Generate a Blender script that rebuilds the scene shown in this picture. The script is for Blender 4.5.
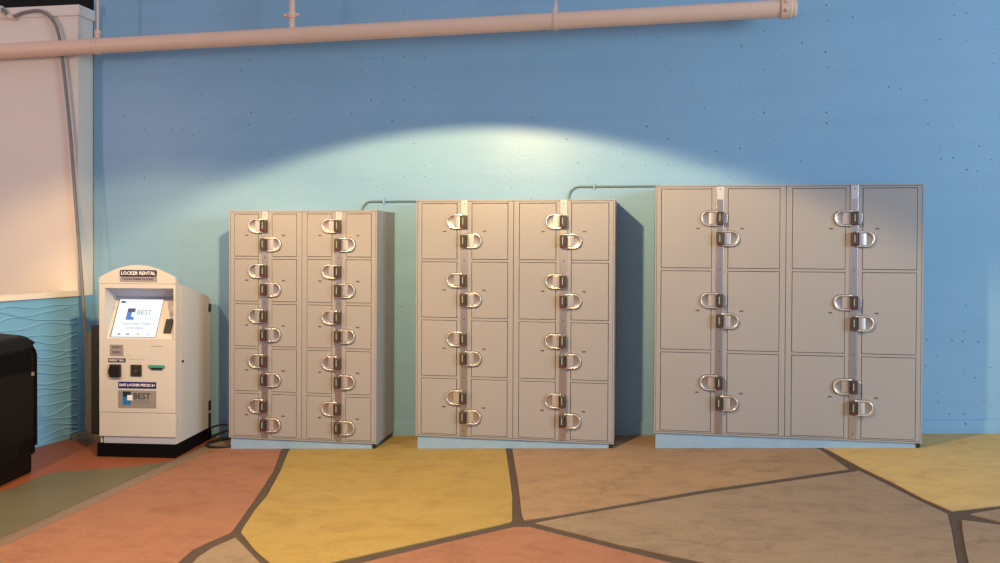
import bpy, bmesh, math, random
import numpy as np
from mathutils import Vector, Matrix

for o in list(bpy.data.objects):
    bpy.data.objects.remove(o, do_unlink=True)
scene = bpy.context.scene
col = scene.collection
random.seed(7)

# ------------------------------------------------------------------ camera
FPX, CY = 860.24, 253.19                       # focal length and optical centre in pixels of the 1000x563 frame
YAW, PITCH, ROLL = 0.1691, 0.0103, 0.0047
CAM = Vector((0.0, -7.012, 1.60))
FW = Vector((-math.sin(YAW)*math.cos(PITCH), math.cos(YAW)*math.cos(PITCH), -math.sin(PITCH)))
_r = Vector((math.cos(YAW), math.sin(YAW), 0)); _u = _r.cross(FW)
RT = _r*math.cos(ROLL) + _u*math.sin(ROLL)
UP = -_r*math.sin(ROLL) + _u*math.cos(ROLL)
cd = bpy.data.cameras.new('camera'); cam = bpy.data.objects.new('camera', cd); col.objects.link(cam)
cd.sensor_fit = 'HORIZONTAL'; cd.sensor_width = 36.0; cd.lens = 36.0*FPX/1000
cd.shift_y = -(281.5-CY)/1000; cd.clip_start = 0.05; cd.clip_end = 200
M = Matrix.Identity(4)
for i in range(3):
    M[i][0] = RT[i]; M[i][1] = UP[i]; M[i][2] = -FW[i]; M[i][3] = CAM[i]
cam.matrix_world = M
scene.camera = cam

# ------------------------------------------------------------------ world, lamps, exposure
scene.view_settings.view_transform = 'Standard'
scene.view_settings.look = 'None'
scene.view_settings.gamma = 1.0
scene.view_settings.use_curve_mapping = False
scene.view_settings.exposure = 0.0
w = bpy.data.worlds.new('hall_ambient'); scene.world = w; w.use_nodes = True
bg = w.node_tree.nodes['Background']
bg.inputs[0].default_value = (1.0, 0.87, 0.96, 1); bg.inputs[1].default_value = 0.45

def lamp(name, kind, loc, energy, color, aim=None, **kw):
    d = bpy.data.lights.new(name, kind); d.energy = energy; d.color = color
    for k, v in kw.items(): setattr(d, k, v)
    o = bpy.data.objects.new(name, d); col.objects.link(o); o.location = loc
    if aim is not None:
        o.rotation_euler = (Vector(aim)-Vector(loc)).to_track_quat('-Z', 'Y').to_euler()
    return o

def downlight(name, loc, energy, color, tilt=60, half=52, heading=90, size=0.07, soft=(0.012, 0.15), side=0.25, ramp=((.50, .92), (.76, .62), (1.0, .50))):
    """wall-washing can light with an IES-like profile: most of its light leaves close to the rim of the shade,
    the rim cuts it off sharply ahead and more softly to the sides"""
    a = math.radians(tilt); h = math.radians(heading)
    aim = Vector(loc) + Vector((math.cos(a)*math.cos(h), math.cos(a)*math.sin(h), -math.sin(a)))
    o = lamp(name, 'SPOT', loc, energy, color, aim, spot_size=math.radians(2*half+0.5), spot_blend=0.0, shadow_soft_size=size)
    d = o.data; d.use_nodes = True; nt = d.node_tree; em = nt.nodes['Emission']
    tc = nt.nodes.new('ShaderNodeTexCoord'); sp = nt.nodes.new('ShaderNodeSeparateXYZ')
    def m(op, a_, b_=None, clamp=False):
        n = nt.nodes.new('ShaderNodeMath'); n.operation = op; n.use_clamp = clamp
        for k, v in enumerate((a_, b_)):
            if v is None: continue
            if isinstance(v, (int, float)): n.inputs[k].default_value = v
            else: nt.links.new(v, n.inputs[k])
        return n.outputs[0]
    cr = nt.nodes.new('ShaderNodeValToRGB')
    nt.links.new(tc.outputs['Normal'], sp.inputs[0])
    z = m('ABSOLUTE', sp.outputs['Z']); x2 = m('MULTIPLY', sp.outputs['X'], sp.outputs['X'])
    nt.links.new(z, cr.inputs[0])
    el = cr.color_ramp.elements
    while len(el) < len(ramp): el.new(0.5)
    for e, (p, v) in zip(el, ramp): e.position = p; e.color = (v, v, v, 1)
    wdt = m('ADD', m('MULTIPLY', x2, soft[1]), soft[0])
    t = m('DIVIDE', m('SUBTRACT', z, math.cos(math.radians(half))), wdt, True)
    t = m('MULTIPLY', m('MULTIPLY', t, t), m('SUBTRACT', 3.0, m('MULTIPLY', t, 2.0)))
    lat = m('SUBTRACT', 1.0, m('MULTIPLY', x2, side), True)
    nt.links.new(m('MULTIPLY', m('MULTIPLY', cr.outputs[0], t), lat), em.inputs['Strength'])
    return o

downlight('downlight_main', (-1.40, -3.25, 3.0), 840, (1.0, 0.68, 0.30), tilt=72, half=64.2)
downlight('downlight_kiosk', (-4.0, -3.6, 2.95), 410, (1.0, 0.65, 0.27), tilt=66, half=56.5, soft=(0.08, 0.3), side=0.6)
lamp('cool_fill_right', 'AREA', (9.0, -7.0, 3.0), 700, (0.60, 0.85, 1.0), (0.5, 0, 1.0), shape='RECTANGLE', size=4.0, size_y=3.0)  # added cool fill for the right wall and wave panel, source unseen
lamp('pink_lamp', 'AREA', (-6.7, -4.0, 2.95), 34, (1.0, 0.66, 0.55), (-4.4, -.06, 2.4), shape='RECTANGLE', size=0.22, size_y=0.5)

# ------------------------------------------------------------------ helpers
def ray(px, py):
    return FW + RT*((px-500)/FPX) + UP*((CY-py)/FPX)
SX, SY, SC = 0.046, -0.005, 0.0875               # the ramped main floor: z = SX*x + SY*y + SC
ZL = -0.085                                      # the level floor left of the border strip
def floor_z(x, y): return SX*x + SY*y + SC
def on_ramp(px, py):
    d = ray(px, py); t = (SX*CAM.x + SY*CAM.y + SC - CAM.z)/(d.z - SX*d.x - SY*d.y)
    return CAM + d*t
def on_level(px, py, z=ZL):
    d = ray(px, py); return CAM + d*((z-CAM.z)/d.z)
def at_y(px, py, y):
    d = ray(px, py); return CAM + d*((y-CAM.y)/d.y)

def link(name, me, mat=None, parent=None):
    o = bpy.data.objects.new(name, me); col.objects.link(o)
    if mat is not None and len(me.materials) == 0: me.materials.append(mat)
    if parent is not None: o.parent = parent
    return o
def empty(name, loc, rz=0.0):
    o = bpy.data.objects.new(name, None); col.objects.link(o); o.location = loc; o.rotation_euler = (0, 0, rz)
    o.empty_display_size = 0.1
    return o
def tag(o, label=None, category=None, group=None, kind=None):
    if label: o['label'] = label
    if category: o['category'] = category
    if group: o['group'] = group
    if kind: o['kind'] = kind
    return o
def mesh_of(bm, name='mesh', smooth=False):
    bmesh.ops.recalc_face_normals(bm, faces=bm.faces)
    me = bpy.data.meshes.new(name); bm.to_mesh(me); bm.free()
    if smooth:
        for p in me.polygons: p.use_smooth = True
    return me
def smooth_by_angle(me, deg=40):
    for p in me.polygons: p.use_smooth = True
    bm = bmesh.new(); bm.from_mesh(me)
    for e in bm.edges:
        if len(e.link_faces) == 2 and e.calc_face_angle(0) > math.radians(deg): e.smooth = False
    bm.to_mesh(me); bm.free()
    return me
def add_box(bm, x0, x1, y0, y1, z0, z1, bevel=0.0, seg=2):
    vs = [bm.verts.new(p) for p in ((x0,y0,z0),(x1,y0,z0),(x1,y1,z0),(x0,y1,z0),(x0,y0,z1),(x1,y0,z1),(x1,y1,z1),(x0,y1,z1))]
    fs = [bm.faces.new([vs[i] for i in f]) for f in ((0,3,2,1),(4,5,6,7),(0,1,5,4),(1,2,6,5),(2,3,7,6),(3,0,4,7))]
    if bevel > 0:
        es = list({e for f in fs for e in f.edges})
        bmesh.ops.bevel(bm, geom=es, offset=bevel, segments=seg, profile=0.5, affect='EDGES')
def box_mesh(x0, x1, y0, y1, z0, z1, bevel=0.0, name='box', seg=2):
    bm = bmesh.new(); add_box(bm, x0, x1, y0, y1, z0, z1, bevel, seg); return mesh_of(bm, name)
def add_prism(bm, pts, axis, a, b):
    """polygon pts (2D) extruded along axis from a to b; the 2D axes are the remaining ones in xyz order"""
    def p3(p, t):
        if axis == 'x': return (t, p[0], p[1])
        if axis == 'y': return (p[0], t, p[1])
        return (p[0], p[1], t)
    va = [bm.verts.new(p3(p, a)) for p in pts]; vb = [bm.verts.new(p3(p, b)) for p in pts]
    n = len(pts)
    bm.faces.new(va); bm.faces.new(list(reversed(vb)))
    for i in range(n): bm.faces.new([va[i], vb[i], vb[(i+1) % n], va[(i+1) % n]])
def prism_mesh(pts, axis, a, b, bevel=0.0, name='prism'):
    bm = bmesh.new(); add_prism(bm, pts, axis, a, b)
    if bevel > 0:
        bmesh.ops.bevel(bm, geom=list(bm.edges), offset=bevel, segments=2, profile=0.5, affect='EDGES')
    return mesh_of(bm, name)
def add_tube(bm, pts, r, n=12, cap=True):
    pts = [Vector(p) for p in pts]; rings = []
    t0 = (pts[1]-pts[0]).normalized()
    ref = Vector((0, 0, 1)) if abs(t0.z) < 0.9 else Vector((1, 0, 0))
    nrm = t0.cross(ref).normalized()
    for i, p in enumerate(pts):
        if i == 0: t = pts[1]-pts[0]
        elif i == len(pts)-1: t = pts[-1]-pts[-2]
        else: t = (pts[i+1]-pts[i]).normalized() + (pts[i]-pts[i-1]).normalized()
        t.normalize(); nrm = (nrm - t*nrm.dot(t)).normalized(); b = t.cross(nrm)
        rr = r[i] if isinstance(r, (list, tuple)) else r
        rings.append([bm.verts.new(p + (nrm*math.cos(2*math.pi*k/n) + b*math.sin(2*math.pi*k/n))*rr) for k in range(n)])
    for a, b in zip(rings, rings[1:]):
        for k in range(n): bm.faces.new([a[k], a[(k+1) % n], b[(k+1) % n], b[k]])
    if cap:
        bm.faces.new(list(reversed(rings[0]))); bm.faces.new(rings[-1])
def tube_mesh(pts, r, n=12, name='tube', cap=True):
    bm = bmesh.new(); add_tube(bm, pts, r, n, cap); return smooth_by_angle(mesh_of(bm, name))
def catmull(pts, k=8):
    pts = [Vector(p) for p in pts]; P = [2*pts[0]-pts[1]] + pts + [2*pts[-1]-pts[-2]]; out = []
    for i in range(1, len(P)-2):
        for j in range(k):
            t = j/k; a, b, c, d = P[i-1], P[i], P[i+1], P[i+2]
            out.append(0.5*((2*b) + (c-a)*t + (2*a-5*b+4*c-d)*t*t + (3*b-a-3*c+d)*t**3))
    out.append(pts[-1]); return out
def text_mesh(s, size, depth=0.0006, bold=0.0, spacing=1.0, xscale=1.0, shear=0.0, align='CENTER'):
    """lettering lying in the local XZ plane, facing -Y, centred on the origin"""
    c = bpy.data.curves.new('lettering', 'FONT'); c.body = s; c.size = size; c.extrude = depth; c.align_x = align; c.align_y = 'CENTER'
    c.offset = bold; c.space_character = spacing; c.shear = shear; c.resolution_u = 2
    o = bpy.data.objects.new('lettering_tmp', c); col.objects.link(o)
    dg = bpy.context.evaluated_depsgraph_get(); dg.update()
    me = bpy.data.meshes.new_from_object(o.evaluated_get(dg))
    bpy.data.objects.remove(o, do_unlink=True); bpy.data.curves.remove(c)
    me.materials.clear()
    me.transform(Matrix(((xscale,0,0,0),(0,0,-1,0),(0,1,0,0),(0,0,0,1))))
    return me

# ------------------------------------------------------------------ materials
def new_mat(name):
    m = bpy.data.materials.new(name); m.use_nodes = True; nt = m.node_tree
    return m, nt, nt.nodes['Principled BSDF']
def mix(nt, fac, a, b, blend='MIX'):
    n = nt.nodes.new('ShaderNodeMix'); n.data_type = 'RGBA'; n.blend_type = blend
    for s, v in ((0, fac), (6, a), (7, b)):
        if isinstance(v, (int, float)): n.inputs[s].default_value = v
        elif isinstance(v, tuple): n.inputs[s].default_value = (*v[:3], 1)
        else: nt.links.new(v, n.inputs[s])
    return n.outputs[2]
def noise(nt, scale, detail=4, rough=0.55, vec=None, dist=0.0):
    n = nt.nodes.new('ShaderNodeTexNoise'); n.inputs['Scale'].default_value = scale; n.inputs['Detail'].default_value = detail
    n.inputs['Roughness'].default_value = rough; n.inputs['Distortion'].default_value = dist
    if vec is not None: nt.links.new(vec, n.inputs['Vector'])
    return n.outputs['Fac']
def coords(nt, scale=(1, 1, 1), rot=(0, 0, 0)):
    tc = nt.nodes.new('ShaderNodeTexCoord'); mp = nt.nodes.new('ShaderNodeMapping')
    mp.inputs['Scale'].default_value = scale; mp.inputs['Rotation'].default_value = rot
    nt.links.new(tc.outputs['Object'], mp.inputs['Vector']); return mp.outputs['Vector']
def ramp(nt, fac, lo, hi, a=0.0, b=1.0):
    n = nt.nodes.new('ShaderNodeMapRange'); n.inputs[1].default_value = lo; n.inputs[2].default_value = hi
    n.inputs[3].default_value = a; n.inputs[4].default_value = b; nt.links.new(fac, n.inputs[0]); return n.outputs[0]
def bump(nt, bsdf, height, strength=0.2, dist=0.01):
    b = nt.nodes.new('ShaderNodeBump'); b.inputs['Strength'].default_value = strength; b.inputs['Distance'].default_value = dist
    nt.links.new(height, b.inputs['Height']); nt.links.new(b.outputs['Normal'], bsdf.inputs['Normal'])
def lin(r, g, b):
    f = lambda c: (c/255/12.92) if c/255 <= 0.04045 else ((c/255+0.055)/1.055)**2.4
    return (f(r), f(g), f(b))
def plain(name, c, rough=0.5, metal=0.0, var=0.0, vscale=20, bmp=0.0, bscale=150, spec=0.5):
    m, nt, b = new_mat(name); b.inputs['Roughness'].default_value = rough; b.inputs['Metallic'].default_value = metal
    b.inputs['Specular IOR Level'].default_value = spec
    if var > 0:
        v = coords(nt); n = noise(nt, vscale, 5, 0.6, v)
        nt.links.new(mix(nt, n, tuple(x*(1-var) for x in c), tuple(min(1, x*(1+var)) for x in c)), b.inputs['Base Color'])
    else: b.inputs['Base Color'].default_value = (*c, 1)
    if bmp > 0:
        v = coords(nt); bump(nt, b, noise(nt, bscale, 3, 0.6, v), bmp, 0.003)
    return m

def concrete_wall(name, c, c2, pits=True, rough=0.30):
    m, nt, b = new_mat(name); v = coords(nt)
    big = noise(nt, 0.9, 5, 0.6, v); streak = noise(nt, 1.0, 4, 0.6, coords(nt, (0.5, 1, 6.0)))
    base = mix(nt, ramp(nt, big, 0.35, 0.65), c, c2)
    base = mix(nt, ramp(nt, streak, 0.4, 0.7, 0.0, 0.35), base, tuple(x*0.88 for x in c))
    h = noise(nt, 60, 4, 0.6, v)
    if pits:
        vo = nt.nodes.new('ShaderNodeTexVoronoi'); vo.voronoi_dimensions = '2D'; vo.feature = 'F1'; vo.inputs['Scale'].default_value = 11.0
        sx = nt.nodes.new('ShaderNodeSeparateXYZ'); cx = nt.nodes.new('ShaderNodeCombineXYZ'); nt.links.new(v, sx.inputs[0])
        nt.links.new(sx.outputs['X'], cx.inputs['X']); nt.links.new(sx.outputs['Z'], cx.inputs['Y']); nt.links.new(cx.outputs[0], vo.inputs['Vector'])
        sep = nt.nodes.new('ShaderNodeSeparateColor'); nt.links.new(vo.outputs['Color'], sep.inputs[0])
        keep = ramp(nt, sep.outputs[0], 0.74, 0.76)                       # a fifth of the cells hold a bug hole
        size = ramp(nt, sep.outputs[1], 0.0, 1.0, 0.015, 0.072)
        lt = nt.nodes.new('ShaderNodeMath'); lt.operation = 'LESS_THAN'
        nt.links.new(vo.outputs['Distance'], lt.inputs[0]); nt.links.new(size, lt.inputs[1])
        mu = nt.nodes.new('ShaderNodeMath'); mu.operation = 'MULTIPLY'; nt.links.new(lt.outputs[0], mu.inputs[0]); nt.links.new(keep, mu.inputs[1])
        clus = ramp(nt, noise(nt, 0.9, 3, 0.5, v), 0.44, 0.54)
        mu2 = nt.nodes.new('ShaderNodeMath'); mu2.operation = 'MULTIPLY'; nt.links.new(mu.outputs[0], mu2.inputs[0]); nt.links.new(clus, mu2.inputs[1])
        base = mix(nt, mu2.outputs[0], base, tuple(x*0.25 for x in c))
    nt.links.new(base, b.inputs['Base Color']); b.inputs['Roughness'].default_value = rough
    b.inputs['Specular IOR Level'].default_value = 0.14
    bump(nt, b, h, 0.35, 0.004)
    return m

def slab_mat(name, c, c2, dark, rough=0.75, ang=0.35):
    m, nt, b = new_mat(name); v = coords(nt)
    big = noise(nt, 1.3, 6, 0.62, v, 0.4)
    brush = noise(nt, 4.5, 12, 0.78, coords(nt, (0.8, 1.2, 1), (0, 0, ang)), 0.5)
    fine = noise(nt, 70, 4, 0.7, v)
    base = mix(nt, ramp(nt, big, 0.32, 0.68), c, c2)
    base = mix(nt, ramp(nt, brush, 0.48, 0.72, 0.0, 0.85), base, dark)
    base = mix(nt, ramp(nt, brush, 0.46, 0.30, 0.0, 0.5), base, tuple(min(1, x*1.25) for x in c2))
    base = mix(nt, ramp(nt, fine, 0.35, 0.7, 0.0, 0.4), base, tuple(x*0.6 for x in c))
    nt.links.new(base, b.inputs['Base Color']); b.inputs['Roughness'].default_value = rough
    add = nt.nodes.new('ShaderNodeMath'); add.operation = 'ADD'; nt.links.new(fine, add.inputs[0]); nt.links.new(brush, add.inputs[1])
    bump(nt, b, add.outputs[0], 0.35, 0.006)
    return m

def terrazzo(name, c, c2):
    m, nt, b = new_mat(name); v = coords(nt)
    base = mix(nt, noise(nt, 4, 5, 0.6, v), c, c2)
    base = mix(nt, ramp(nt, noise(nt, 120, 3, 0.6, v), 0.45, 0.7, 0, 0.4), base, tuple(min(1, x*1.5) for x in c2))
    nt.links.new(base, b.inputs['Base Color']); b.inputs['Roughness'].default_value = 0.5
    return m

BLUE = concrete_wall('painted_blue_concrete', (0.235, 0.42, 0.60), (0.26, 0.445, 0.63))
BLUE_TRIM = plain('painted_blue_trim', (0.25, 0.43, 0.61), 0.45, var=0.08, vscale=6)
TEAL = plain('painted_teal_panel', (0.17, 0.40, 0.63), 0.5, var=0.08, vscale=3)
PLINTH = plain('painted_pale_blue_curb', (0.25, 0.39, 0.55), 0.6, var=0.15, vscale=9, bmp=0.3, bscale=60)
CREAM = plain('cream_painted_wall', (0.76, 0.68, 0.60), 0.6, var=0.05, vscale=2, bmp=0.1)
DARKHALL = plain('dark_hall', (0.008, 0.007, 0.006), 0.9)  # near-black colour stands in for the unlit space beyond the wall
JOINT = plain('dark_brown_joint', (0.075, 0.052, 0.038), 0.8, var=0.25, vscale=14, bmp=0.4, bscale=80)
S_CORAL = slab_mat('coral_stamped_concrete', lin(160, 112, 86), lin(150, 106, 86), lin(122, 74, 58))
S_YELLOW = slab_mat('ochre_stamped_concrete', lin(170, 145, 76), lin(165, 143, 84), lin(134, 106, 62))
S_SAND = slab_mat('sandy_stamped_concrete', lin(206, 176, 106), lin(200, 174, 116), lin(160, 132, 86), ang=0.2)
S_TAN = slab_mat('tan_stamped_concrete', lin(164, 136, 103), lin(152, 126, 100), lin(108, 88, 70), ang=-0.3)
S_TAUPE = slab_mat('taupe_stamped_concrete', lin(150, 132, 109), lin(142, 125, 106), lin(102, 86, 74), ang=0.6)
S_GREEN = terrazzo('olive_green_terrazzo', lin(106, 100, 74), lin(98, 94, 74))
S_RED = terrazzo('brick_red_terrazzo', lin(150, 84, 52), lin(138, 76, 50))
S_STRIP = terrazzo('beige_border_strip', lin(138, 118, 102), lin(124, 106, 92))
PUTTY = plain('putty_enamel_steel', (0.325, 0.308, 0.312), 0.42, var=0.02, vscale=3, bmp=0.04, bscale=250)
PUTTY_SIDE = PUTTY
SHADOWGAP = plain('door_gap_shade', (0.10, 0.08, 0.07), 0.7)  # dark liner colour puts shade into the gaps around the doors
STEEL = plain('brushed_stainless', (0.53, 0.50, 0.51), 0.34, metal=1.0, var=0.06, vscale=30)
CHROME = plain('polished_chrome', (0.82, 0.79, 0.76), 0.30, metal=0.85)
DISHSTEEL = plain('cup_dish_steel', (0.48, 0.45, 0.44), 0.33, metal=0.9)
LUGSTEEL = plain('thumb_lug_steel', (0.70, 0.67, 0.66), 0.34, metal=0.8)
LOCKBODY = plain('lock_bronze_housing', (0.085, 0.06, 0.05), 0.4, metal=0.5)
BLACKPL = plain('black_plastic', (0.012, 0.011, 0.010), 0.4)
LOCKRED = plain('lock_dark_red', (0.10, 0.018, 0.015), 0.5)
LOCKGREEN = plain('lock_green_window', (0.045, 0.045, 0.035), 0.3)
LOCKMARK = plain('lock_pale_mark', (0.40, 0.38, 0.34), 0.4)
STICKER = plain('white_sticker', (0.50, 0.50, 0.53), 0.5)
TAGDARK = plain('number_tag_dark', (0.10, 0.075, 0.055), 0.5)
PIPE = plain('peach_painted_pipe', (0.78, 0.54, 0.41), 0.45, var=0.06, vscale=2)
CONDUIT = plain('teal_painted_conduit', (0.13, 0.20, 0.19), 0.45)
GREYCABLE = plain('grey_flex_conduit', (0.20, 0.18, 0.18), 0.5, var=0.1)
KIOSK = plain('kiosk_cream_enamel', (0.57, 0.545, 0.53), 0.42, bmp=0.04, bscale=250)
KIOSKGREY = plain('kiosk_blue_grey', (0.42, 0.43, 0.56), 0.5)
KBLACK = plain('kiosk_black_base', (0.003, 0.003, 0.003), 0.6, spec=0.1)
PURPLE = plain('dark_purple_sign', (0.030, 0.018, 0.065), 0.4)
NAVY = plain('navy_sign', (0.022, 0.022, 0.16), 0.4)
SILVER = plain('silver_plate', (0.36, 0.33, 0.34), 0.35, metal=0.3)
WHITEINK = plain('white_lettering', (0.85, 0.83, 0.83), 0.5)
DARKINK = plain('dark_lettering', (0.04, 0.03, 0.035), 0.5)
GREYINK = plain('grey_lettering', (0.22, 0.20, 0.21), 0.5)
LOGOBLUE = plain('logo_blue', (0.02, 0.17, 0.46), 0.4)
LOGODARK = plain('logo_dark_teal', (0.012, 0.035, 0.06), 0.4)
GREENPL = plain('green_plastic', (0.05, 0.30, 0.22), 0.4)
BINBLACK = plain('bin_black_plastic', (0.0045, 0.0035, 0.003), 0.5, bmp=0.06, bscale=300, spec=0.12)
BINDARK = plain('bin_opening_dark', (0.002, 0.002, 0.002), 0.8, spec=0.1)
POSTBROWN = plain('post_dark_brown', (0.045, 0.028, 0.018), 0.5)
POSTOLIVE = plain('post_olive_grey', (0.20, 0.17, 0.11), 0.55)
RUBBER = plain('black_rubber_cable', (0.012, 0.011, 0.010), 0.5)
def emit(name, c, s):
    m, nt, b = new_mat(name); b.inputs['Base Color'].default_value = (0.02, 0.02, 0.02, 1); b.inputs['Roughness'].default_value = 0.15
    b.inputs['Emission Color'].default_value = (*c, 1); b.inputs['Emission Strength'].default_value = s
    return m
SCREEN = emit('lit_screen_white', (0.93, 0.98, 1.0), 1.05)
SCR_BLUE = emit('lit_screen_blue', (0.10, 0.28, 0.78), 0.8)
SCR_NAVY = emit('lit_screen_navy', (0.10, 0.10, 0.20), 0.8)
SCR_GREY = emit('lit_screen_grey', (0.38, 0.45, 0.55), 0.8)
SCR_PALE = emit('lit_screen_pale', (0.70, 0.80, 0.86), 0.9)
SCR_YEL = emit('lit_screen_yellow', (0.85, 0.75, 0.25), 0.9)

# ------------------------------------------------------------------ the setting
WY = -0.06                                       # face of the back wall
WL = -4.86                                       # its left end
wb = link('wall_back', box_mesh(WL, 8.0, WY, WY+0.35, -0.4, 6.5), BLUE); tag(wb, kind='structure')
# pour joint of the concrete: a shallow raised vertical seam, and the baseboard at the foot of the wall
bm = bmesh.new(); n = 40; xs = np.linspace(WL, 8.0, n)
prof = [(WY, 0.104), (WY-0.016, 0.100), (WY-0.016, -0.02), (WY, -0.02)]
rows = [[bm.verts.new((x, y, floor_z(x, WY)+z)) for y, z in prof] for x in xs]
for a, b in zip(rows, rows[1:]):
    for k in range(3): bm.faces.new([a[k], b[k], b[k+1], a[k+1]])
base = link('baseboard_back', mesh_of(bm, 'baseboard'), BLUE); tag(base, kind='structure')

# left side: cream upper wall with a cap, teal wave panel below it, dark hall beyond
YF = -0.26
CXR = -4.872                                     # right face of the cream wall
ZW = 1.135                                       # top of the wave panel
up = link('wall_left_upper', box_mesh(-10.0, CXR, YF, 0.15, ZW, 3.565), CREAM); tag(up, kind='structure')
cap = link('trim_1', box_mesh(-10.0, CXR+0.022, YF-0.018, 0.16, 3.565, 3.657, 0.004), CREAM); tag(cap, kind='structure')
ret = link('wall_left_return', box_mesh(-4.95, WL, YF, WY, -0.30, ZW), TEAL); tag(ret, kind='structure')
low = link('wall_left_lower', box_mesh(-10.0, -4.95, YF, 0.15, -0.30, ZW), CREAM); tag(low, kind='structure')
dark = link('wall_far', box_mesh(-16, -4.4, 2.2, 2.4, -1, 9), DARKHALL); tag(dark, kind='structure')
# wave panel: runs from the corner of the cream wall towards the viewer
A0 = Vector((WL, YF, 0)); ADIR = Vector((-0.16, -1.0, 0)).normalized(); ANRM = Vector((1.0, -0.16, 0)).normalized()
def panel_pt(s, z, d=0.0): p = A0 + ADIR*s + ANRM*d; return Vector((p.x, p.y, z))
SL = 3.2
bm = bmesh.new()
q = [A0, A0+ADIR*SL, A0+ADIR*SL-ANRM*0.16, A0-ANRM*0.16]
add_prism(bm, [(p.x, p.y) for p in q], 'z', -0.30, ZW)
wl = link('wall_left', mesh_of(bm, 'wave_panel'), TEAL); tag(wl, kind='structure')
bm = bmesh.new()
q = [A0+ADIR*0.005+ANRM*0.018, A0+ADIR*SL+ANRM*0.018, A0+ADIR*SL-ANRM*0.17, A0+ADIR*0.005-ANRM*0.17]
add_prism(bm, [(p.x, p.y) for p in q], 'z', ZW+0.001, ZW+0.046)
capm = link('trim_2', mesh_of(bm, 'panel_cap'), CREAM); tag(capm, kind='structure')
rw = random.Random(3)
zc = -0.05; i = 0
while zc < ZW-0.05:
    ph, ph2 = rw.uniform(0, 6.28), rw.uniform(0, 6.28); am = rw.uniform(0.008, 0.030); wlen = rw.uniform(0.6, 1.3); tilt = rw.uniform(-0.05, 0.03)
    bm = bmesh.new(); prev = None
    for k in range(49):
        s = 0.03 + (SL-0.05)*k/48
        z = zc + am*math.sin(2*math.pi*s/wlen+ph) + 0.008*math.sin(2*math.pi*s/0.42+ph2) + tilt*s*0.4
        z = min(max(z, -0.07), ZW-0.02)
        # a ledge: slopes out gently from above and is undercut below, like a carved wave
        cur = [bm.verts.new(panel_pt(s, z+0.009, 0.0003)), bm.verts.new(panel_pt(s, z, 0.008)), bm.verts.new(panel_pt(s, z-0.004, 0.0003))]
        if prev:
            for a in range(2): bm.faces.new([prev[a], cur[a], cur[a+1], prev[a+1]])
        prev = cur
    link('wave_ridge', mesh_of(bm, 'wave_ridge'), TEAL, wl)
    zc += rw.uniform(0.040, 0.075); i += 1

# floor: joint-coloured bed with raised coloured slabs
bm = bmesh.new()
def quad(pts): bm.faces.new([bm.verts.new(p) for p in pts])
TH = 0.007
XB = -3.45                                       # the ramp starts at the border strip's right edge
def rz(x, y): return floor_z(x, y) - TH
quad([(XB-0.02, 0.3, rz(XB, 0.3)), (9, 0.3, rz(9, 0.3)), (9, -9.5, rz(9, -9.5)), (XB-0.02, -9.5, rz(XB, -9.5))])
quad([(-11, 0.3, ZL-TH), (XB-0.02, 0.3, ZL-TH), (XB-0.02, -9.5, ZL-TH), (-11, -9.5, ZL-TH)])
fl = link('floor', mesh_of(bm, 'floor_bed'), JOINT); tag(fl, kind='structure')

def slab(pts, mat, fn, name='paving_slab'):
    P = [fn(*p) if len(p) == 2 else Vector(p) for p in pts]
    b2 = bmesh.new()
    top = [b2.verts.new(p) for p in P]; bot = [b2.verts.new((p.x, p.y, p.z-TH-0.002)) for p in P]
    f = b2.faces.new(top); n = len(P)
    for i in range(n): b2.faces.new([top[i], bot[i], bot[(i+1) % n], top[(i+1) % n]])
    f.normal_update()
    if f.normal.z < 0: bmesh.ops.reverse_faces(b2, faces=list(b2.faces))
    me = bpy.data.meshes.new('slab'); b2.to_mesh(me); b2.free()
    return link(name, me, mat, fl)
def R3(x, y): return (x, y, floor_z(x, y))
# coral slab between the border strip and the first joint
slab([R3(XB, WY+0.02), R3(-2.85, WY+0.02), (281,450),(274,470),(260,492),(247.5,510),(235,527.5),(231,532.5),(210,541.5),(192.5,550),(177.5,563),(150,590),(100,660),
      R3(-2.75, -5.2), R3(XB, -5.2)], S_CORAL, on_ramp)
# ochre slab in front of the first two locker banks
slab([R3(-2.79, WY+0.02), R3(-1.12, WY+0.02), (505.5,447.4),(509.3,473.5),(512.2,496.7),(512.2,520),(510.7,522),(334,562),(284,573.5),(270,563),(255,550),(241,532.5),
      (243.5,527.5),(255,510),(267.5,495),(280,472),(289,450)], S_YELLOW, on_ramp)
# small taupe slab between the forked joints
slab([(235.5,537.5),(212.5,547.5),(197.5,557.5),(192.5,563),(165,592),(115,670),(250,760),(282,640),(275,578),(260,563),(250,552.5)], S_TAUPE, on_ramp)
# coral slab at the front
slab([(513.6,527),(444,543),(363,562.5),(300,577),(298,640),(290,760),(985,760),(975,700),(962,629),(705,571),(672,563),(620,550),(530,527)], S_CORAL, on_ramp)
# tan slab before the second and third bank
slab([R3(-1.05, WY+0.02), R3(0.98, WY+0.02), (820,449.5),(859,470.5)][:3] + [(848,468.6),(700,490),(560,515),(524,520),(521.7,514),(518.8,488),(516,470.6),(512.2,447.4)], S_TAN, on_ramp)
# large taupe slab
slab([(535,523),(560,518),(700,494),(855,471.5),(859,470.5),(892,487),(922,502),(947.5,514),(951.4,529),(955,550),(957.4,563),(966,619),(705,563),(620,545),(560,529.5)], S_TAUPE, on_ramp)
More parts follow.
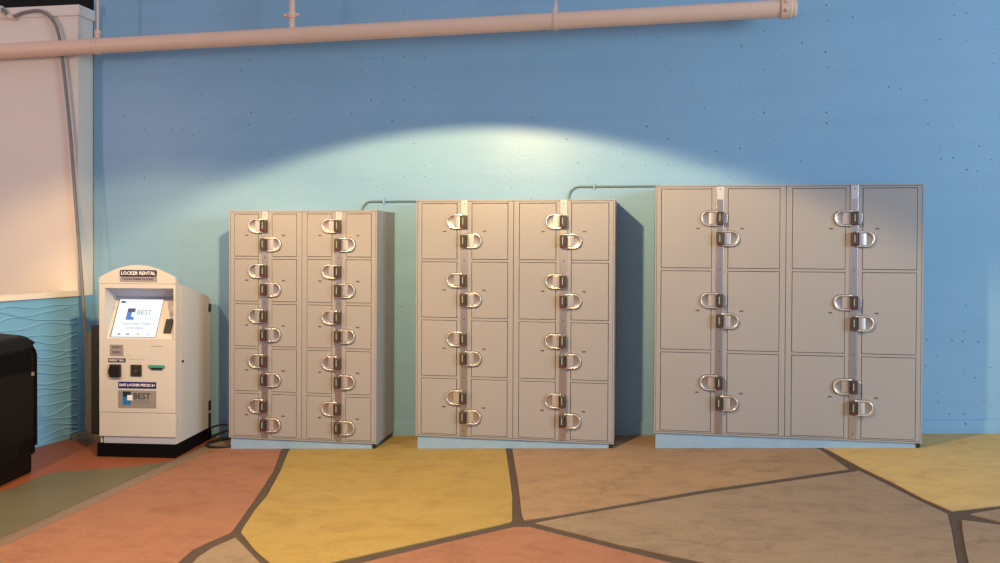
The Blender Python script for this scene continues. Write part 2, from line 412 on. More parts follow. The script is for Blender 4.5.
# ochre slab at the right
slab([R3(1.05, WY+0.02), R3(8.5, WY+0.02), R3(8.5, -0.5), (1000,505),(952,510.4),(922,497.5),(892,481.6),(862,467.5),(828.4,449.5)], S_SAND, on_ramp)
slab([(970,513.8),(1000,508.8),R3(8.5,-0.57),R3(8.5,-3.0),(1250,563),(1000,521.5)], S_TAUPE, on_ramp)
slab([(962,520),(1000,524.7),(1250,568),(1400,760),(1010,760),(985,640),(969,563),(965.5,547),(962.5,529)], S_TAUPE, on_ramp)
# level floor at the left: border strip, green and red terrazzo
XS = -3.612
slab([(XS, WY+0.02, ZL), (XB-0.004, WY+0.02, floor_z(XB, 0)), (XB-0.004, -5.2, floor_z(XB, -5.2)), (XS, -5.2, ZL)], S_STRIP, None, 'border_strip')
GB = [on_level(*p) for p in ((170,461),(127,467),(95,469.5),(56,472),(35.5,478.4),(0,492.4),(-120,545),(-300,620))]
GB[0].x = XS-0.004
slab([tuple(p) for p in GB] + [(-4.4, -5.2, ZL), (XS-0.004, -5.2, ZL)], S_GREEN, None, 'terrazzo_field')
slab([(XS-0.004, WY+0.02, ZL), (XS-0.004, GB[0].y+0.008, ZL)] + [(p.x-0.004, p.y+0.008, ZL) for p in GB[1:]] + [(-6.5, -5.2, ZL), (-6.5, WY+0.02, ZL)], S_RED, None, 'terrazzo_field')

# ------------------------------------------------------------------ lockers
FY = -0.55; BH = 1.83; BD = 0.478
def d_outline(off, flat_x=0.012, r=0.0565, cx=0.081, n=20):
    """outline of the cup plate: flat at the strap, round at the tip, shrunk by off"""
    pts = [(flat_x+off, -(r-off)), ]
    for k in range(n+1):
        a = -math.pi/2 + math.pi*k/n
        pts.append((cx + (r-off)*math.cos(a), (r-off)*math.sin(a)))
    pts.append((flat_x+off, r-off))
    return pts
def cup_mesh(sgn):
    b2 = bmesh.new(); rings = []
    for off, y in ((0, 0.0), (0, -0.015), (0.0012, -0.0175), (0.0030, -0.0185), (0.0085, -0.0185), (0.0100, -0.0175), (0.0112, -0.004)):
        rings.append([b2.verts.new((sgn*x, y, z)) for x, z in d_outline(off)])
    n = len(rings[0])
    for a, b in zip(rings, rings[1:]):
        for i in range(n): b2.faces.new([a[i], a[(i+1) % n], b[(i+1) % n], b[i]])
    b2.faces.new(list(reversed(rings[0])))
    return smooth_by_angle(mesh_of(b2, 'cup'), 50)
def dish_mesh(sgn):
    b2 = bmesh.new(); rings = []
    for off, y in ((0.0105, -0.0085), (0.020, -0.0060), (0.034, -0.0048)):
        rings.append([b2.verts.new((sgn*x, y, z)) for x, z in d_outline(off)])
    n = len(rings[0])
    for a, b in zip(rings, rings[1:]):
        for i in range(n): b2.faces.new([a[i], a[(i+1) % n], b[(i+1) % n], b[i]])
    b2.faces.new(rings[-1])
    me = mesh_of(b2, 'dish', True); me.flip_normals() if me.polygons[-1].normal.y > 0 else None
    return me
def lug_mesh(sgn):
    # the curved thumb lug that closes half of the cup
    b2 = bmesh.new(); pr = []
    for k in range(9):
        t = k/8; x = 0.026 + 0.052*t; pr.append((sgn*x, -0.006 - 0.012*math.sin(math.pi*(0.30+0.45*t))))
    pr += [(sgn*0.078, -0.002), (sgn*0.026, -0.002)]
    add_prism(b2, pr, 'z', -0.040, 0.040)
    return smooth_by_angle(mesh_of(b2, 'lug'), 40)
CUPSHADE = {s: prism_mesh([(s*x, z) for x, z in d_outline(-0.0035)], 'y', -0.004, 0.0) for s in (-1, 1)}  # dark ring behind the cup plate, painted in as its shade outline
CUP = {s: cup_mesh(s) for s in (-1, 1)}; DISH = {s: dish_mesh(s) for s in (-1, 1)}; LUG = {s: lug_mesh(s) for s in (-1, 1)}
LOCK = box_mesh(-0.027, 0.026, -0.040, -0.004, -0.048, 0.048, 0.006)
LOCKFACE = box_mesh(-0.016, 0.014, -0.0425, -0.038, -0.028, 0.036, 0.002)
LOCKBASE = box_mesh(-0.022, 0.021, -0.0425, -0.038, -0.045, -0.035, 0.002)
LOCKEDGE = {s: box_mesh(min(s*0.020, s*0.027), max(s*0.020, s*0.027), -0.043, -0.030, -0.044, 0.044, 0.002) for s in (-1, 1)}
LOCKBAR = box_mesh(-0.007, -0.001, -0.0435, -0.042, -0.022, 0.030)
LTAB = prism_mesh([(0.02, -0.042), (0.040, -0.042), (0.050, -0.030), (0.052, 0.030), (0.042, 0.042), (0.02, 0.042)], 'y', -0.014, -0.005, 0.002)
bm = bmesh.new(); add_tube(bm, [(0, -0.0005, 0), (0, -0.0045, 0)], 0.005, 10); SCREW = mesh_of(bm, 'screw')
bm = bmesh.new()
add_prism(bm, [(0.015*math.cos(a)*(1.0), 0.0055*math.sin(a)) for a in [2*math.pi*k/14 for k in range(14)]], 'y', -0.0022, 0.0)
NUMTAG = mesh_of(bm, 'number_tag')
NUMTAG.materials.append(TAGDARK)
for me, mt in ((LOCK, LOCKBODY), (LOCKFACE, LOCKGREEN), (LOCKBAR, LOCKMARK), (LOCKBASE, LOCKRED), (LTAB, STEEL), (SCREW, TAGDARK), (CUP[1], CHROME), (CUP[-1], CHROME), (CUPSHADE[1], TAGDARK), (CUPSHADE[-1], TAGDARK), (DISH[1], DISHSTEEL), (DISH[-1], DISHSTEEL), (LUG[1], LUGSTEEL), (LUG[-1], LUGSTEEL), (LOCKEDGE[1], BLACKPL), (LOCKEDGE[-1], BLACKPL)):
    me.materials.append(mt)

def locker_bank(x0, wdt, z0, tiers, label, tabs=False):
    root = empty('locker_bank', (x0+wdt/2, FY, z0)); tag(root, label, 'lockers', 'grey steel locker banks along the blue wall')
    h = wdt/2; T = 0.010
    # outer shell
    b2 = bmesh.new()
    add_box(b2, -h, -h+T, 0, BD, 0, BH); add_box(b2, h-T, h, 0, BD, 0, BH)
    add_box(b2, -h+T, h-T, 0, BD, BH-T, BH); add_box(b2, -h+T, h-T, 0, BD, 0, T)
    add_box(b2, -h+T, h-T, BD-T, BD, T, BH-T)
    link('body', mesh_of(b2, 'body'), PUTTY, root)
    shade_liner = link('shade_liner', box_mesh(-h+T, h-T, 0.026, 0.036, T, BH-T), SHADOWGAP, root)
    u = h                                        # one unit = half the bank: two door columns around a strap
    strap_w = 0.052
    DO = 0.060; dw = (u - 0.046*2 - 2*DO)/2         # width of a door
    pitch = (BH - 0.030 - 0.024 + 0.026)/tiers; dh = pitch - 0.026
    G = 0.0036                                   # gap around a door
    door_me = box_mesh(-dw/2, dw/2, -0.003, 0.018, -dh/2, dh/2, 0.0025, 'door'); door_me.materials.append(PUTTY)
    for ui in range(2):
        ux = -h + u*ui; cx = ux + u/2
        lx = ux + (0.012 if ui == 0 else 0.0018); rx = ux + u - (0.0018 if ui == 0 else 0.012)
        zt, zb = BH-T-0.0025, T+0.0025
        dl0 = cx - DO - dw; dl1 = cx - DO; dr0 = cx + DO; dr1 = cx + DO + dw
        b2 = bmesh.new()
        for a, b in ((lx, dl0-G), (dl1+G, dr0-G), (dr1+G, rx)): add_box(b2, a, b, 0.0, 0.026, zb, zt, 0.0015, 1)
        zs = []
        top = BH - 0.030
        for t in range(tiers): zs.append(top - dh/2 - t*pitch)
        for (a, b) in ((dl0-G, dl1+G), (dr0-G, dr1+G)):
            add_box(b2, a, b, 0.0, 0.026, zs[0]+dh/2+G, zt, 0.0015, 1)
            add_box(b2, a, b, 0.0, 0.026, zb, zs[-1]-dh/2-G, 0.0015, 1)
            for t in range(tiers-1): add_box(b2, a, b, 0.0, 0.026, zs[t+1]+dh/2+G, zs[t]-dh/2-G, 0.0015, 1)
        link('face_frame', mesh_of(b2, 'face_frame'), PUTTY, root)
        st = link('lock_strap', box_mesh(cx-strap_w/2, cx+strap_w/2, -0.006, 0.001, T+0.002, BH-0.004, 0.0015), STEEL, root)
        st['label'] = 'stainless steel strap that carries the locks'
        sk = link('sticker', box_mesh(cx-0.022, cx+0.022, -0.0068, -0.0055, BH-0.105, BH-0.012), STICKER, st)
        mk = link('printed_mark', prism_mesh([(cx-0.006, BH-0.036), (cx+0.006, BH-0.036), (cx, BH-0.024)], 'y', -0.0074, -0.0065), TAGDARK, st)
        for t in range(tiers):
            sc = link('screw', SCREW, None, st); sc.location = (cx, -0.0055, zs[t]-dh/2-0.010 if t < tiers-1 else 0.05)
            for side in (-1, 1):
                dcx = cx + side*(DO+dw/2)
                d = link('door', door_me, None, root); d.location = (dcx, 0, zs[t])
                lz = 0.074 if side < 0 else -0.074
                c = link('cup_handle', CUP[side], None, d); c.location = (cx-dcx, -0.0035, lz)
                k_ = link('cup_shade_ring', CUPSHADE[side], None, d); k_.location = (cx-dcx, -0.0028, lz)
                e_ = link('cup_dish', DISH[side], None, d); e_.location = c.location
                g = link('thumb_lug', LUG[side], None, d); g.location = (cx-dcx, -0.0035, lz)
                nt_ = link('number_tag', NUMTAG, None, d); nt_.location = (cx-dcx + side*0.156, -0.0028, 0.0)
                k = link('lock', LOCK, None, root); k.location = (cx, -0.004, zs[t]+lz)
                for nm, me in (('lock_window', LOCKFACE), ('lock_mark', LOCKBAR), ('lock_foot', LOCKBASE), ('lock_edge', LOCKEDGE[side])):
                    s_ = link(nm, me, None, k)
                if tabs and side < 0: link('lock_tab', LTAB, None, k)
    # black levelling feet under the front right corner
    for sx in (1,):
        xx = root.location.x + sx*(h-0.022); zf = floor_z(xx, FY+0.02)-z0
        b2 = bmesh.new(); add_box(b2, sx*(h-0.022)-0.012, sx*(h-0.022)+0.012, 0.006, 0.03, zf, 0.0)
        link('levelling_foot', mesh_of(b2, 'foot'), BLACKPL, root)
    return root
BANKS = [(-3.316, 1.236, 0.0307, 5), (-1.7616, 1.5253, 0.1105, 4), (0.0601, 1.8572, 0.2101, 3)]
LBL = ['narrow locker bank with five rows of small doors, next to the rental kiosk',
       'middle locker bank with four rows of doors on a blue plinth',
       'wide locker bank with three rows of large square doors']
for (x0, wd, z0, t), lb in zip(BANKS, LBL): locker_bank(x0, wd, z0, t, lb, tabs=(t == 3))
PLB = ['pale blue painted concrete curb under the five-row locker bank', 'pale blue painted concrete curb under the four-row locker bank', 'pale blue painted concrete curb under the three-row locker bank']
for (x0, wd, z0, t), lb in zip(BANKS, PLB):
    b2 = bmesh.new(); xa, xb, ya, yb = x0+0.012, x0+wd-0.036, FY+0.010, WY-0.012
    ns = 12; rowsv = []
    for k in range(ns+1):
        x = xa + (xb-xa)*k/ns; j = random.uniform(-0.002, 0.002)
        rowsv.append([b2.verts.new((x, ya+j, floor_z(x, ya)-0.001)), b2.verts.new((x, ya+j+0.004, z0-0.001)), b2.verts.new((x, yb, z0-0.001)), b2.verts.new((x, yb, floor_z(x, yb)-0.001))])
    for a, b in zip(rowsv, rowsv[1:]):
        for k in range(4): b2.faces.new([a[k], b[k], b[(k+1) % 4], a[(k+1) % 4]])
    b2.faces.new(rowsv[0]); b2.faces.new(list(reversed(rowsv[-1])))
    o = link('concrete_curb', mesh_of(b2, 'curb'), PLINTH); tag(o, lb, 'curb', 'pale blue curbs under the locker banks')

# ------------------------------------------------------------------ rental kiosk
KB, KW, KD = 0.632, 0.618, 0.665                 # width of the base, of the body; depth
kx0 = Vector((-4.256, -0.886, ZL)); KR = math.radians(5.5)
kdir = Vector((math.cos(KR), math.sin(KR), 0)); knrm = Vector((math.sin(KR), -math.cos(KR), 0))
kc = kx0 + kdir*(KB-KW/2+0.004)
K = empty('rental_kiosk', kc, KR); tag(K, 'cream self-service locker rental kiosk with lit touch screen and black base', 'kiosk')
def kfront(px, py):
    """a pixel on the kiosk's front plane, as kiosk x and z"""
    d = ray(px, py); t = (kc-CAM).dot(knrm)/d.dot(knrm); p = CAM + d*t - kc
    return p.dot(kdir), p.z
def fx(px): return kfront(px, 360)[0]
def fz(py): return kfront(137, py)[1]
hw = KW/2
def kz(z): return z - ZL                          # world height to kiosk height
ZB, ZP, ZS, ZT = kz(0.022), kz(0.078), kz(1.278), kz(1.425)
link('base', box_mesh(hw-KB-0.004, hw+0.001, -0.002, KD+0.03, 0.0, ZB, 0.004), KBLACK, K)
link('toe_panel', box_mesh(-hw+0.030, hw-0.004, 0.012, 0.10, ZB, ZP+0.01), KIOSKGREY, K)
ZRB = kz(1.135)                                   # roof height at the back
# side cheeks and roof shell
def cheek(xa, xb, nm):
    prof = [(0.022, ZB), (KD-0.045, ZB), (KD-0.045, ZRB+0.012), (0.055, ZS), (0.022, ZS)]
    return link(nm, prism_mesh(prof, 'x', xa, xb, 0.0, nm), KIOSK, K)
cheek(-hw, -hw+0.015, 'side_panel'); cheek(hw-0.015, hw, 'side_panel')
link('roof_panel', prism_mesh([(0.055, ZS-0.012), (KD-0.045, ZRB), (KD-0.045, ZRB+0.012), (0.055, ZS)], 'x', -hw+0.015, hw-0.015), KIOSK, K)
link('floor_pan', box_mesh(-hw+0.015, hw-0.015, 0.10, KD-0.045, ZB, ZB+0.01), KIOSK, K)
rear = link('rear_panel', prism_mesh([(KD-0.042, ZB+0.0), (KD, ZB+0.0), (KD, ZRB-0.012), (KD-0.042, ZRB+0.006)], 'x', -hw+0.002, hw-0.002), KIOSK, K)
for za, zb_ in ((kz(1.01), kz(1.08)), (kz(0.165), kz(0.25)), (kz(0.022), kz(0.145))):
    link('rear_latch', box_mesh(hw-0.004, hw+0.006, KD-0.036, KD+0.006, za, zb_, 0.003), BLACKPL, rear)
# front panel with the screen bay cut out
ox0, ox1, oz0, oz1 = fx(104.9), fx(173.4), fz(339.0), fz(288.2)
b2 = bmesh.new()
add_box(b2, -hw, hw, 0.0, 0.022, ZP+0.190, oz0); add_box(b2, -hw, ox0, 0.0, 0.022, oz0, oz1)
add_box(b2, ox1, hw, 0.0, 0.022, oz0, oz1); add_box(b2, -hw, hw, 0.0, 0.022, oz1, ZS)
fp = link('front_panel', mesh_of(b2, 'front_panel'), KIOSK, K)
kick = link('lower_panel', box_mesh(-hw, hw, 0.0, 0.022, ZP, ZP+0.186, 0.002), KIOSK, K)
# arched header
arc = [(-hw, ZS+0.002)] + [(-hw + KW*k/24, ZS+0.046 + 0.101*math.sin(math.pi*k/24)**0.9) for k in range(25)] + [(hw, ZS+0.002)]
hd = link('arched_header', prism_mesh(arc, 'y', -0.004, 0.024, 0.0), KIOSK, K)
pz = ZS+0.095
def plate(nm, x, z, w_, h_, y, mat, parent, th=0.002): return link(nm, box_mesh(x-w_/2, x+w_/2, y-th, y, z-h_/2, z+h_/2, 0.0), mat, parent)
def letters(s, x, y, z, size, mat, parent, **kw):
    o = link('lettering', text_mesh(s, size, **kw), mat, parent); o.location = (x, y, z); return o
# rounded purple sign
def round_rect(w_, h_, r, n=6):
    out = []
    for (sx, sz, a0) in ((1, 1, 0), (-1, 1, 90), (-1, -1, 180), (1, -1, 270)):
        for k in range(n+1):
            a = math.radians(a0 + 90*k/n); out.append((sx*(w_/2-r) + r*math.cos(a), sz*(h_/2-r) + r*math.sin(a)))
    return out
sg = link('header_sign', prism_mesh([(x+fx(138.6), z+fz(273.3)) for x, z in round_rect(0.300, 0.052, 0.014)], 'y', -0.007, -0.004), PURPLE, K)
letters('LOCKER RENTAL', fx(138.6), -0.0076, fz(273.3), 0.037, WHITEINK, sg, bold=0.0008, xscale=0.98)
sg2 = plate('header_plate', fx(138.6), fz(279.4), 0.300, 0.040, -0.004, SILVER, K)
letters('TOUCH SCREEN TO START', fx(138.6), -0.0066, fz(279.2), 0.020, PURPLE, sg2, bold=0.0003)
# screen bay: sloping console, cheeks, ceiling
BY = 0.175; zt_back = kz(1.148)
by0 = 0.020
bay = link('screen_bay', prism_mesh([(by0, oz0-0.004), (BY, zt_back), (BY+0.006, zt_back), (by0+0.006, oz0-0.014)], 'x', ox0-0.004, ox1+0.004), KIOSK, K)
link('bay_ceiling', prism_mesh([(by0, oz1), (BY+0.006, zt_back+0.012), (BY+0.006, zt_back+0.018), (by0, oz1+0.006)], 'x', ox0-0.004, ox1+0.004), KIOSKGREY, bay)  # blue-grey colour paints in the screen's light on the bay ceiling
link('bay_shelf', prism_mesh([(BY-0.004, zt_back-0.004), (BY+0.006, zt_back-0.004), (BY+0.006, zt_back+0.014), (BY-0.002, zt_back+0.014)], 'x', ox0, ox1), KIOSKGREY, bay)
for a, b in ((ox0-0.006, ox0), (ox1, ox1+0.006)):
    link('bay_cheek', prism_mesh([(by0, oz0-0.006), (BY+0.004, zt_back), (BY+0.004, zt_back+0.015), (by0, oz1+0.004)], 'x', a, b), KIOSK, bay)
# things on the console lie in its slope: u along x, v up the slope
e_up = Vector((0, BY-by0, zt_back-(oz0-0.004))); LEN = e_up.length; e_up.normalize(); e_n = Vector((0, -e_up.z, e_up.y))
Ms = Matrix(((1, 0, 0, 0), (0, -e_n.y, e_up.y, by0), (0, -e_n.z, e_up.z, oz0-0.004), (0, 0, 0, 1)))
def on_console(o): o.matrix_local = Ms @ o.matrix_local; return o
scx0, scx1, sv0, sv1 = ox0+0.034, ox1-0.160, 0.018, LEN-0.006
scr = empty('tmp', (0, 0, 0)); bpy.data.objects.remove(scr)
sc_me = box_mesh(scx0, scx1, -0.003, 0.0, sv0, sv1); sc_me.transform(Ms); scr = link('touch_screen', sc_me, SCREEN, K)
fr_me = box_mesh(scx0-0.007, scx1+0.003, -0.0016, 0.0004, sv0-0.003, sv1+0.002); fr_me.transform(Ms); link('screen_bezel', fr_me, BLACKPL, K)
SW, SH = scx1-scx0, sv1-sv0; smx = (scx0+scx1)/2
def con_piece(nm, me, mat, parent, x, v, y=-0.0036):
    me.transform(Ms @ Matrix.Translation((x, y, v))); return link(nm, me, mat, parent)
def rect(w_, h_, th=0.0006): return box_mesh(-w_/2, w_/2, -th, 0, -h_/2, h_/2)
def disc(w_, h_, th=0.0006): return prism_mesh([(w_/2*math.cos(2*math.pi*k/16), h_/2*math.sin(2*math.pi*k/16)) for k in range(16)], 'y', -th, 0)
con_piece('screen_badge', disc(0.042, 0.020), SCR_NAVY, scr, scx0+0.035, sv1-0.024)
con_piece('screen_logo', rect(0.064, 0.098), SCR_BLUE, scr, smx-0.062, sv0+SH*0.60)
con_piece('screen_logo_top', rect(0.060, 0.032), SCR_NAVY, scr, smx-0.062, sv0+SH*0.60+0.033, -0.0044)
con_piece('screen_logo_door', rect(0.028, 0.040), SCREEN, scr, smx-0.040, sv0+SH*0.60-0.004, -0.0050)
con_piece('lettering', text_mesh('BEST', 0.058, xscale=1.0), SCR_GREY, scr, smx+0.046, sv0+SH*0.645)
con_piece('lettering', text_mesh('LOCKERS', 0.026, xscale=1.05), SCR_PALE, scr, smx+0.046, sv0+SH*0.52)
con_piece('lettering', text_mesh('Touch Screen To Begin', 0.0255), SCR_GREY, scr, smx+0.005, sv0+SH*0.345)
con_piece('lettering', text_mesh('Locker Rental', 0.0255), SCR_GREY, scr, smx-0.005, sv0+SH*0.235)
for k, (xx, mt) in enumerate(((-0.33, SCR_GREY), (-0.13, SCR_GREY), (0.10, SCR_YEL), (0.32, SCR_PALE))):
    con_piece('screen_icon', disc(0.024, 0.020) if k > 1 else rect(0.026, 0.014), mt, scr, smx+xx*SW, sv0+0.022)
con_piece('card_slot', box_mesh(-0.029, 0.029, -0.012, 0, -0.060, 0.060, 0.003), BLACKPL, K, ox1-0.070, LEN*0.32, -0.0)
con_piece('notice', rect(0.052, 0.020, 0.002), WHITEINK, K, ox1-0.052, LEN*0.78, -0.0)
con_piece('notice', rect(0.056, 0.032, 0.002), SILVER, K, ox1-0.054, LEN*0.62, -0.0)
# devices on the front panel
nt1 = plate('price_notice', fx(116.7), fz(350.5), 0.108, 0.088, 0.0, SILVER, K)
letters('INSERT', 0.0+fx(116.7), -0.0026, fz(347.5), 0.022, DARKINK, nt1); letters('$ BILL', fx(116.7), -0.0026, fz(352.5), 0.026, DARKINK, nt1)
nt2 = plate('bill_sign', fx(117.0), fz(360.6), 0.140, 0.032, 0.0, PURPLE, K)
letters('INSERT BILL', fx(117.0), -0.0026, fz(360.6), 0.024, WHITEINK, nt2)
ba = link('bill_acceptor', box_mesh(fx(116.2)-0.044, fx(116.2)+0.044, -0.030, 0.0, fz(377.3), fz(364.3), 0.006), BLACKPL, K)
link('bill_mouth', box_mesh(fx(116.2)-0.056, fx(116.2)-0.040, -0.022, 0.0, fz(374.5), fz(369.0), 0.003), BLACKPL, ba)
rd = link('card_reader', box_mesh(fx(136.6)-0.044, fx(136.6)+0.044, -0.012, 0.0, fz(376.2), fz(364.6), 0.004), plain('reader_dark', (0.03, 0.03, 0.026), 0.35), K)
link('reader_light', box_mesh(fx(136.6)-0.004, fx(136.6)+0.004, -0.0135, -0.011, fz(371.2), fz(370.2)), SILVER, rd)
link('reader_slot', box_mesh(fx(136.6)-0.004, fx(136.6)+0.034, -0.0135, -0.011, fz(373.8), fz(372.8)), BLACKPL, rd)
link('receipt_flap', box_mesh(fx(137)-0.064, fx(137)+0.064, -0.003, 0.0, fz(359.5), fz(353.5), 0.001), KIOSK, K)
rs = link('receipt_slot', box_mesh(fx(157)-0.064, fx(157)+0.064, -0.016, 0.0, fz(367.4), fz(364.6), 0.003), GREENPL, K)
link('slot_lip', box_mesh(fx(157)-0.046, fx(157)+0.046, -0.012, 0.0, fz(369.3), fz(367.4), 0.002), BLACKPL, rs)
link('door_seam', box_mesh(fx(157)-0.05, fx(157)+0.05, -0.0012, 0.0, fz(346.3), fz(345.8)), GREYINK, K)
bs = plate('blue_sign', fx(137.3), fz(385.2), 0.308, 0.052, 0.0, NAVY, K)
letters('SAFE LOCKER PRICES $+', fx(137.3), -0.0026, fz(385.2), 0.0275, WHITEINK, bs, bold=0.0006, xscale=0.98)
lp = plate('logo_plate', fx(137.3), fz(399.2), 0.308, 0.138, 0.0, SILVER, K)
lx_ = fx(127.2)
link('logo_block', box_mesh(lx_-0.034, lx_+0.030, -0.0028, -0.0018, fz(405.0), fz(397.0)), LOGOBLUE, lp)
link('logo_block', box_mesh(lx_-0.034, lx_+0.030, -0.0028, -0.0018, fz(397.0), fz(391.6)), LOGODARK, lp)
link('logo_door', box_mesh(lx_+0.002, lx_+0.044, -0.0036, -0.0026, fz(400.4), fz(395.2)), WHITEINK, lp)
letters('BEST', fx(142.0), -0.0026, fz(396.4), 0.066, DARKINK, lp, bold=0.0008)
letters('LOCKERS', fx(142.0), -0.0026, fz(401.6), 0.032, GREYINK, lp, xscale=1.08)
# side seam and key lock
link('side_seam', box_mesh(hw-0.001, hw+0.0015, 0.085, 0.090, ZB+0.03, ZS-0.03), KIOSK, K)
link('key_lock', tube_mesh([(hw-0.002, 0.12, kz(0.66)), (hw+0.010, 0.12, kz(0.66))], 0.010, 12), BLACKPL, K)

# ------------------------------------------------------------------ waste bin
bf = Vector((-4.432, -1.389, 0)); bn = Vector((-4.375, -1.774, 0)); bdir = (bn-bf).normalized()      # front edge, far to near
bang = math.atan2(bdir.y, bdir.x) + math.pi/2
BWD, BDP, BHT = 0.62, 0.48, 1.03
# local: x = outward (the face), y = along the face away from the viewer; origin at floor, far end of the face
Bn = empty('waste_bin', (bf.x, bf.y, ZL), bang); tag(Bn, 'black plastic waste bin with rounded hood standing before the blue wave panel', 'bin')
link('bin_base', box_mesh(-BDP+0.05, -0.0, -BWD+0.02, -0.0, 0.0, 0.15, 0.012), BINBLACK, Bn)
b2 = bmesh.new()
sh = [(0.026, 0.14), (0.026, BHT-0.12)]
for k in range(9):
    a = math.pi/2*k/8; sh.append((0.026-0.09+0.09*math.cos(a), BHT-0.12+0.10*math.sin(a)))
sh += [(-BDP/2, BHT-0.005), (-BDP+0.06, BHT-0.03), (-BDP, BHT-0.12), (-BDP, 0.14)]
add_prism(b2, sh, 'y', -BWD, -0.055)
add_prism(b2, [(x-0.004 if x > 0 else x+0.004, z if z < BHT-0.2 else z-0.010) for x, z in sh], 'y', -0.055, -0.022)
add_prism(b2, [(x-0.016 if x > 0 else x+0.012, z if z < BHT-0.2 else z-0.034) for x, z in sh], 'y', -0.022, 0.022)
me = mesh_of(b2, 'bin_body'); link('bin_body', smooth_by_angle(me, 35), BINBLACK, Bn)
link('hood_rim', tube_mesh([(0.028, -BWD, BHT-0.105), (0.028, -0.06, BHT-0.105), (0.027, -0.02, BHT-0.125), (0.027, 0.004, BHT-0.17), (0.027, 0.006, 0.20)], 0.009, 8), BINBLACK, Bn)
link('waste_opening', box_mesh(0.020, 0.029, -BWD+0.06, -0.055, BHT-0.27, BHT-0.125, 0.003), BINDARK, Bn)
dr = link('bin_door', box_mesh(0.018, 0.036, -BWD+0.06, -0.035, 0.26, BHT-0.285, 0.006), BINBLACK, Bn)
link('door_latch', box_mesh(0.034, 0.046, -0.075, -0.045, BHT-0.315, BHT-0.288, 0.004), POSTOLIVE, dr)
for r_ in range(4):
    link('vent_slot', box_mesh(0.024, 0.0285, -0.20, -0.03, 0.185+0.026*r_-0.01, 0.195+0.026*r_-0.01), BINDARK, Bn)

# ------------------------------------------------------------------ post stand and the flexible conduit beside the kiosk
PS = empty('post_stand', (-4.700, -0.368, ZL)); tag(PS, 'dark brown post on a flat oval base in the corner behind the kiosk', 'post')
b2 = bmesh.new(); rings = []
for sc_, z in ((1.0, 0.0), (1.0, 0.030), (0.96, 0.042), (0.80, 0.050), (0.3, 0.058)):
    rings.append([b2.verts.new((0.150*sc_*math.cos(2*math.pi*k/28), 0.090*sc_*math.sin(2*math.pi*k/28), z)) for k in range(28)])
for a, b in zip(rings, rings[1:]):
    for k in range(28): b2.faces.new([a[k], a[(k+1) % 28], b[(k+1) % 28], b[k]])
b2.faces.new(list(reversed(rings[0]))); b2.faces.new(rings[-1])
link('base_plate', smooth_by_angle(mesh_of(b2, 'base_plate'), 40), POSTOLIVE, PS)
link('post', box_mesh(0.042, 0.110, -0.022, 0.022, 0.03, 0.985, 0.006), POSTBROWN, PS)
link('side_board', box_mesh(-0.006, 0.038, -0.012, 0.012, 0.03, 0.925, 0.004), POSTOLIVE, PS)
pts = [(-6.4,-.30,3.70),(-5.75,-.30,3.66),(-5.61,-.30,3.645),(-5.565,-.30,3.632),(-5.531,-.30,3.586),(-5.492,-.30,3.563),(-5.453,-.30,3.574),(-5.384,-.30,3.597),(-5.287,-.30,3.611),(-5.209,-.30,3.608),(-5.132,-.30,3.57),(-5.074,-.30,3.507),(-5.035,-.30,3.419),(-4.997,-.30,3.22),(-4.92,-.30,2.57),(-4.863,-.30,1.879),(-4.816,-.305,1.404),(-4.782,-.315,1.05),(-4.760,-.315,0.80),(-4.750,-.315,0.40),(-4.748,-.315,-0.02)]
FC = empty('flexible_conduit', (-4.755, -.33, ZL+0.058)); tag(FC, 'grey flexible conduit arching over the cream wall and running down to the post', 'conduit')
me = tube_mesh(catmull(pts, 5), 0.0145, 10); me.transform(Matrix.Translation((4.755, .33, -ZL-0.058))); link('conduit_tube', me, GREYCABLE, FC)
cp = [Vector(p) + Vector((4.755, .33, -ZL-0.058)) for p in ((-5.516,-.30,3.572),(-5.49,-.30,3.561),(-5.462,-.30,3.569))]
link('connector', tube_mesh(cp, 0.024, 12), PIPE, FC)
link('connector', tube_mesh([Vector(p) + Vector((4.755, .33, -ZL-0.058)) for p in ((-5.72,-.30,3.657),(-5.58,-.30,3.638))], 0.030, 12), CREAM, FC)

# ------------------------------------------------------------------ overhead pipe
PY = -0.38
def pz_(x): return 3.25 + (x+5.534)*(3.352-3.25)/6.564
OP = empty('overhead_pipe', (0, PY, pz_(0))); tag(OP, 'long peach painted pipe hung across the top of the blue wall', 'pipe')
PR = 0.065
def pv(x, dy=0, dz=0): return Vector((x, dy, pz_(x)-pz_(0)+dz))
link('pipe_run', tube_mesh([pv(-9.5), pv(-5), pv(-2), pv(0.99)], PR, 28), PIPE, OP)
link('end_coupling', tube_mesh([pv(0.955), pv(0.962), pv(1.032), pv(1.040)], [PR+0.004, PR+0.013, PR+0.013, PR+0.006], 28), PIPE, OP)
ec = link('end_cap', tube_mesh([pv(1.035), pv(1.062), pv(1.075)], [PR+0.006, PR+0.006, PR-0.012], 28), PIPE, OP)
for k in range(2):
    link('coupling_bolt', tube_mesh([pv(0.998, -0.085+0.0, 0.03-0.06*k), pv(1.0, -0.06, 0.03-0.06*k)], 0.012, 8), PIPE, OP)
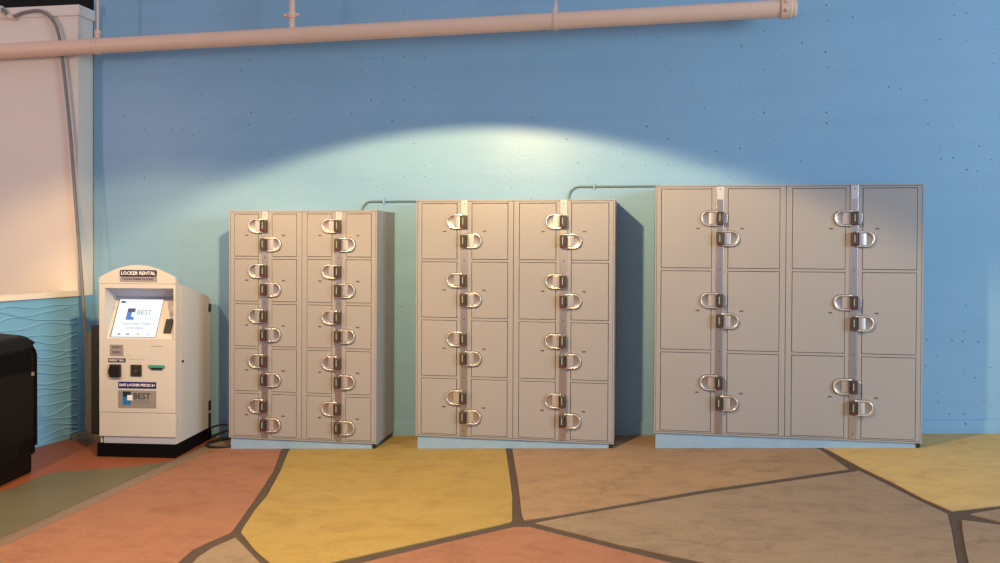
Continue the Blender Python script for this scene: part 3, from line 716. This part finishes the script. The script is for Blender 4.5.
def clamp(x, rod_r, loop=True):
    b3 = bmesh.new()
    n = 28; rr = PR+0.006
    ra = []
    for sgn in (-0.013, 0.013):
        ra.append([b3.verts.new(pv(x+sgn, rr*math.cos(2*math.pi*k/n), rr*math.sin(2*math.pi*k/n))) for k in range(n)])
    ri = []
    for sgn in (-0.013, 0.013):
        ri.append([b3.verts.new(pv(x+sgn, (PR-0.001)*math.cos(2*math.pi*k/n), (PR-0.001)*math.sin(2*math.pi*k/n))) for k in range(n)])
    for k in range(n):
        j = (k+1) % n
        b3.faces.new([ra[0][k], ra[0][j], ra[1][j], ra[1][k]])
        b3.faces.new([ra[0][k], ri[0][k], ri[0][j], ra[0][j]]); b3.faces.new([ra[1][k], ra[1][j], ri[1][j], ri[1][k]])
    add_box(b3, x-0.014, x+0.014, -0.012, 0.012, pv(x).z+PR, pv(x).z+PR+0.05)
    link('pipe_clamp', mesh_of(b3, 'clamp'), PIPE, OP)
    if loop: link('swivel_nut', tube_mesh([pv(x, 0, PR+0.035), pv(x, 0, PR+0.065)], 0.026, 6), PIPE, OP)
    link('hanger_rod', tube_mesh([pv(x, 0, PR+0.03), pv(x, 0, PR+3.0)], rod_r, 8), PIPE, OP)
clamp(-4.60, 0.010); clamp(-0.705, 0.008, False)
link('riser_pipe', tube_mesh([pv(-2.858, 0, PR-0.01), pv(-2.858, 0, PR+3.0)], 0.024, 16), PIPE, OP)
link('riser_coupling', tube_mesh([pv(-2.858, 0, PR+0.075), pv(-2.858, 0, PR+0.12)], 0.036, 16), PIPE, OP)
for s_ in (-1, 1): link('coupling_bolt', tube_mesh([pv(-2.858+s_*0.03, -0.01, PR+0.098), pv(-2.858+s_*0.062, -0.01, PR+0.098)], 0.014, 8), PIPE, OP)

# ------------------------------------------------------------------ small conduits on the wall above the lockers
CYW = WY-0.014
def bend(xv, zv, xe, ze, r=0.085):
    out = [(xv, CYW, zv), (xv, CYW, ze-r)]
    for k in range(1, 9):
        a = math.pi - math.pi/2*k/8; out.append((xv+r+r*math.cos(a), CYW, ze-r+r*math.sin(a)))
    return out + [(xe, CYW, ze)]
for (xv, zv, xe, ze, xc, lb) in ((-2.362, 1.70, -1.70, 1.955, -2.17, 'thin bent conduit on the wall above the five-row locker bank'), (-0.622, 1.80, 0.10, 2.068, -0.42, 'thin bent conduit on the wall above the four-row locker bank')):
    C0 = empty('wall_conduit', (xv, CYW, zv)); tag(C0, lb, 'conduit', 'thin conduits linking the locker banks')
    me = tube_mesh(bend(xv, zv, xe, ze), 0.0072, 10); me.transform(Matrix.Translation((-xv, -CYW, -zv))); link('conduit_tube', me, CONDUIT, C0)
    link('conduit_strap', box_mesh(xc-xv-0.006, xc-xv+0.006, -0.013, 0.013, ze-zv-0.02, ze-zv+0.028, 0.002), BLUE_TRIM, C0)

# ------------------------------------------------------------------ cables on the floor between kiosk and lockers
def cab(name, pix, label, r=0.0085):
    P = []
    for px, py, y in pix: P.append(at_y(px, py, y))
    o = link(name, tube_mesh(catmull(P, 8), r, 8), RUBBER); tag(o, label, 'cable'); return o
cab('power_cable', [(210.5,427.8,-.20),(214,426.5,-.19),(221,424.7,-.18),(229,424.7,-.17),(236,425,-.16)], 'black power cable sagging from the kiosk back behind the lockers')
cab('data_cable', [(211,437.8,-.19),(218,434.5,-.18),(225,431.5,-.17),(233,429,-.16)], 'black cable rising from the floor beside the kiosk base')
lpz = [(232,439.3),(225,440.2),(216,441.8),(209,443.8),(206.5,446),(208.5,447.6),(214,448.4),(222,448.2),(229,447.4),(234,446.6)]
P = [on_ramp(*p) + Vector((0, 0, 0.012)) for p in lpz]
for p in P:
    if p.x > -3.36: p.y = max(p.y, -0.50)
o = link('coiled_cable', tube_mesh(catmull(P, 8), 0.0095, 8), RUBBER); tag(o, 'black cable looped on the floor at the locker curb', 'cable')
